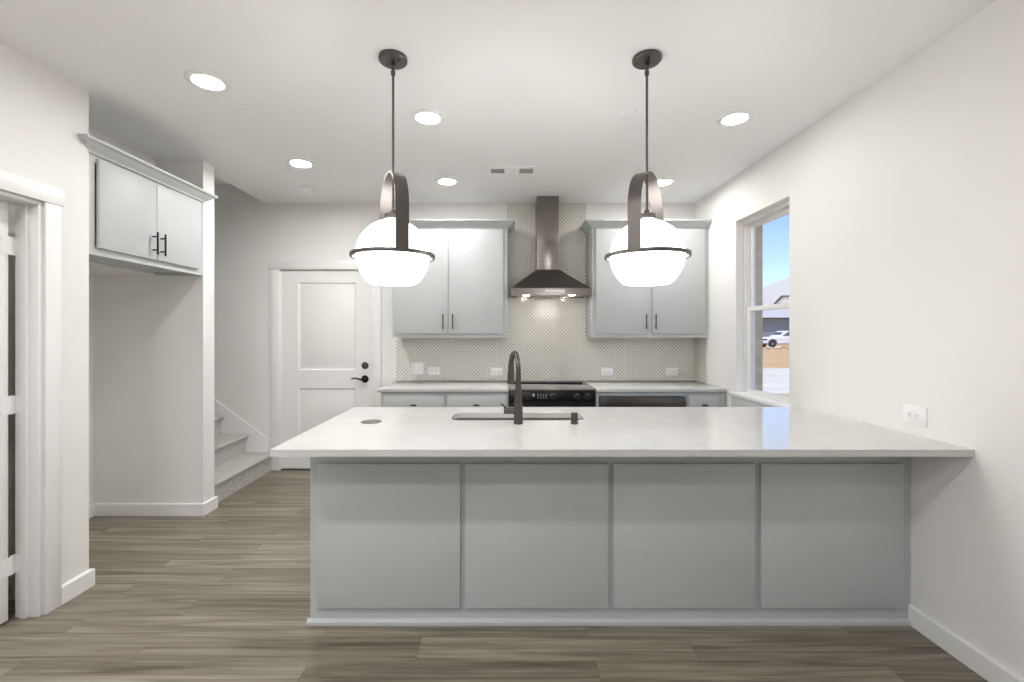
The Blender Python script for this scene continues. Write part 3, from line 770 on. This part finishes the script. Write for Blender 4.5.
# ------------------------------------------------------------------ ceiling fixtures
def downlight(label, x, y, m, group):
    t = thing('recessed_light', label, 'ceiling light', (x, y, H), group)
    MB().lathe([(.071, 0), (.104, 0), (.104, -.004), (.098, -.008), (.075, -.009), (.071, -.005), (.071, 0)], (x, y, H - .0005), 48).build('trim_ring', M['plate'], t)
    MB().lathe([(0, 0), (.0705, 0), (.0705, -.004), (0, -.004)], (x, y, H - .0008), 40).build('lens', m, t)
G = 'recessed kitchen downlights'
downlight('lit round downlight nearest the fridge nook cabinet, largest on the left', -1.546, 2.366, M['lens0'], G)
downlight('lit round downlight just right of the left pendant rod', -.454, 2.761, M['lens1'], G)
downlight('lit round downlight right of the right pendant by the right wall', 1.436, 2.773, M['lens2'], G)
downlight('lit round downlight in front of the smoke detector', -1.567, 3.507, M['lens3'], G)
downlight('lit round downlight left of the ceiling vent', -.48, 3.923, M['lens4'], G)
downlight('lit round downlight partly behind the right pendant strap', 1.412, 3.948, M['lens5'], G)
downlight('added unseen downlight brightening the side room beyond the open door', -3.5, 1.0, M['lens3'], 'living area downlights')  # unseen lamp added to lighten the dark gap beside the open door
for x, y in ((-1.55, .60), (-.46, .60), (-1.55, -.55), (-.46, -.55), (-1.1, -2.6)):  # front two rows follow the counter's shadow lines; rearmost added for brightness
    downlight('unseen round downlight over the living area in front of the peninsula', x, y, M['lensr'], 'living area downlights')

t = thing('smoke_detector', 'white round smoke detector on the ceiling near the stairs', 'smoke detector', (-1.794, 4.14, H))
MB().lathe([(0, 0), (.066, 0), (.066, -.012), (0, -.012)], (-1.794, 4.14, H - .0005), 40).build('base', M['plate'], t)
MB().lathe([(0, 0), (.06, 0), (.055, -.03), (.045, -.036), (0, -.036)], (-1.794, 4.14, H - .0128), 40).build('cover', M['plate'], t)
for lb, x, y in (('flat white round cover plate on the ceiling left of the left pendant', -1.542, 2.71), ('flat white round cover plate on the ceiling left of the right pendant rod', .765, 2.72)):
    o = MB().lathe([(0, 0), (.052, 0), (.052, -.004), (.046, -.007), (0, -.007)], (x, y, H - .0005), 36).build('ceiling_cover', M['ceil'])
    tag(o, lb, 'cover plate', 'round ceiling cover plates')
t = thing('ceiling_vent', 'white rectangular air vent on the ceiling before the hood', 'air vent', (.08, 3.655, H))
vx0, vx1, vy0, vy1 = -.125, .285, 3.565, 3.745
MB().plate(rect(vx0, vx1, vy0, vy1), [rect(vx0 + .035, .02, vy0 + .035, vy1 - .035), rect(.14, vx1 - .035, vy0 + .035, vy1 - .035)], 'z', H - .012, H - .0005).build('frame', M['plate'], t)
for a, e in ((vx0 + .0355, .0195), (.1405, vx1 - .0355)):
    q = MB()
    for i in range(6):
        yy = vy0 + .045 + i * .018
        q.prism([(yy, H - .010), (yy + .002, H - .010), (yy + .012, H - .002), (yy + .010, H - .002)], 'x', a, e)
    q.build('louver', M['vent'], t)

# ------------------------------------------------------------------ outdoors, seen through the right window
GZ = -.12
struct(MB().box(-60, 120, -60, 150, GZ - .1, GZ).build('ground', M['lawn'], smooth=0))
struct(MB().box(-9, 2.0, -12, YR - .2, GZ + .001, GZ + .04).build('bounce_slab', M['road'], smooth=0))  # unseen pale slab added to bounce sunlight through the rear window onto the ceiling
struct(MB().box(2.3, 60, 11.2, 19.2, GZ + .001, GZ + .02).build('road', M['road'], smooth=0))

# pickup truck
SY = 47.0
t = thing('pickup_truck', 'white pickup truck parked beyond the lawn outside the window', 'truck', (30.1, SY + 1, GZ))
tx = 27.3; y0, y1 = SY, SY + 1.95; g = GZ
def arch(cx, r, z):  # wheel arch, going left to right
    return [(cx - r * math.cos(a), z + r * math.sin(a)) for a in [PI * i / 10 for i in range(11)]]
zb = g + .42
lower = [(tx, zb + .05)] + arch(tx + 1.0, .47, zb)[0:] + arch(tx + 4.3, .47, zb) + [(tx + 5.6, zb + .05), (tx + 5.62, g + 1.10), (tx + 2.1, g + 1.16), (tx + 1.75, g + 1.17), (tx + .25, g + 1.04), (tx + .02, g + .92)]
MB().prism(lower, 'y', y0, y1, .03).build('body', M['carpaint'], t)
MB().prism([(tx + 1.7, g + 1.16), (tx + 2.55, g + 1.74), (tx + 3.75, g + 1.76), (tx + 4.0, g + 1.12)], 'y', y0 + .12, y1 - .12, .04).build('cab', M['carpaint'], t)
MB().prism([(tx + 2.05, g + 1.20), (tx + 2.62, g + 1.64), (tx + 3.65, g + 1.65), (tx + 3.8, g + 1.2)], 'y', y0 + .10, y0 + .125).build('side_window', M['carglass'], t)
MB().prism([(y0 + .25, g + 1.2), (y1 - .25, g + 1.2), (y1 - .35, g + 1.66), (y0 + .35, g + 1.66)], 'x', -.012, .012).rot(Matrix.Rotation(math.radians(55), 3, 'Y'), (0, 0, g + 1.43)).rot(Matrix.Identity(3)).build('windshield', M['carglass'], t).location = Vector((tx + 2.1, 0, .04))
MB().box(tx - .05, tx + .25, y0 + .06, y1 - .06, g + .42, g + .62, .03).build('bumper', M['rim'], t)
MB().box(tx - .03, tx + .06, y0 + .45, y1 - .45, g + .66, g + .94, .02).build('grille', M['dark'], t)
for yy in (y0 - .008, y1 - .33): MB().box(tx - .02, tx + .40, yy, yy + .34, g + .74, g + .93, .02).build('headlight', M['carglass'], t)
for wx in (tx + 1.0, tx + 4.3):
    for yy in (y0 + .0, y1 - .24):
        wh = MB().lathe([(0, 0), (.22, 0), (.25, .02), (.37, .01), (.40, .05), (.40, .2), (.37, .24), (0, .24)], (wx, yy + .24, g + .40), 32, 'y').build('wheel', M['tyre'], t)
        MB().lathe([(0, 0), (.06, .02), (.24, 0), (.245, -.01), (0, -.01)], (wx, yy + .012, g + .40), 24, 'y').build('rim', M['rim'], wh)
# rocks edging a bed between the lawn and the truck
for i in range(9):
    rx = 25.2 + i * .62; ry = 42.6 + random.uniform(-.5, .5)
    bm = bmesh.new(); bmesh.ops.create_icosphere(bm, subdivisions=2, radius=.2)
    for v in bm.verts: v.co = Vector((v.co.x * random.uniform(1.0, 1.6), v.co.y * 1.2, v.co.z * random.uniform(.5, .9))) + Vector((rx, ry, GZ + .1))
    q = MB(); q._merge(bm)
    tag(q.build('rock', M['rock']), 'pale rock edging the bed in front of the truck', 'rock', 'rocks beyond the lawn')

# dark house with a lavender roof, and the pale roofs behind it
t = thing('house', 'dark grey sided house directly behind the white truck', 'house', (36, 64, GZ))
hy = 60.0; hs = F / hy
MB().box(26, 48, hy, hy + 10, GZ, GZ + 3.55).build('wall', M['siding'], t, smooth=0)
MB().prism([(hy - .6, GZ + 3.5), (hy + 5, GZ + 5.6), (hy + 10.6, GZ + 3.5)], 'x', 25.4, 48.6).build('roof', M['shingle2'], t, smooth=0)
MB().box(25.4, 48.6, hy - .66, hy - .601, GZ + 3.36, GZ + 3.56).build('fascia', M['dark'], t)
t = thing('house', 'pale brick house with a tall grey roof behind the dark house', 'house', (52, 88, GZ))
hy = 84.0
MB().box(44, 70, hy, hy + 14, GZ, GZ + 6.0).build('wall', M['brick2'], t, smooth=0)
MB().loft([[(42.5, hy - .8, GZ + 6), (71, hy - .8, GZ + 6), (71, hy + 15, GZ + 6), (42.5, hy + 15, GZ + 6)], [(59.5, hy + 6.9, GZ + 13.4), (60.5, hy + 6.9, GZ + 13.4), (60.5, hy + 7.1, GZ + 13.4), (59.5, hy + 7.1, GZ + 13.4)]]).build('roof', M['shingle'], t, smooth=0)
MB().prism([(48.9, GZ + 5.65), (51.55, GZ + 8.3), (57.1, GZ + 8.3), (57.1, GZ + 5.65)], 'y', hy - 1.0, hy + 4).build('dormer_roof', M['shingle'], t, smooth=0)
ga = MB().prism([(49.0, GZ + 5.6), (51.6, GZ + 8.2), (57, GZ + 8.2), (57, GZ + 5.6)], 'y', hy - 1.2, hy - .98).build('gable', M['brick2'], t, smooth=0)
MB().prism([(48.75, GZ + 5.6), (51.5, GZ + 8.42), (57.2, GZ + 8.5), (57.2, GZ + 8.21), (51.6, GZ + 8.21), (49.0, GZ + 5.6)], 'y', hy - 1.35, hy - .97).build('gable_trim', M['dark'], ga, smooth=0)
MB().box(53.2, 54.6, hy - 1.26, hy - 1.19, GZ + 6.6, GZ + 7.7).build('gable_window', M['carglass'], ga)
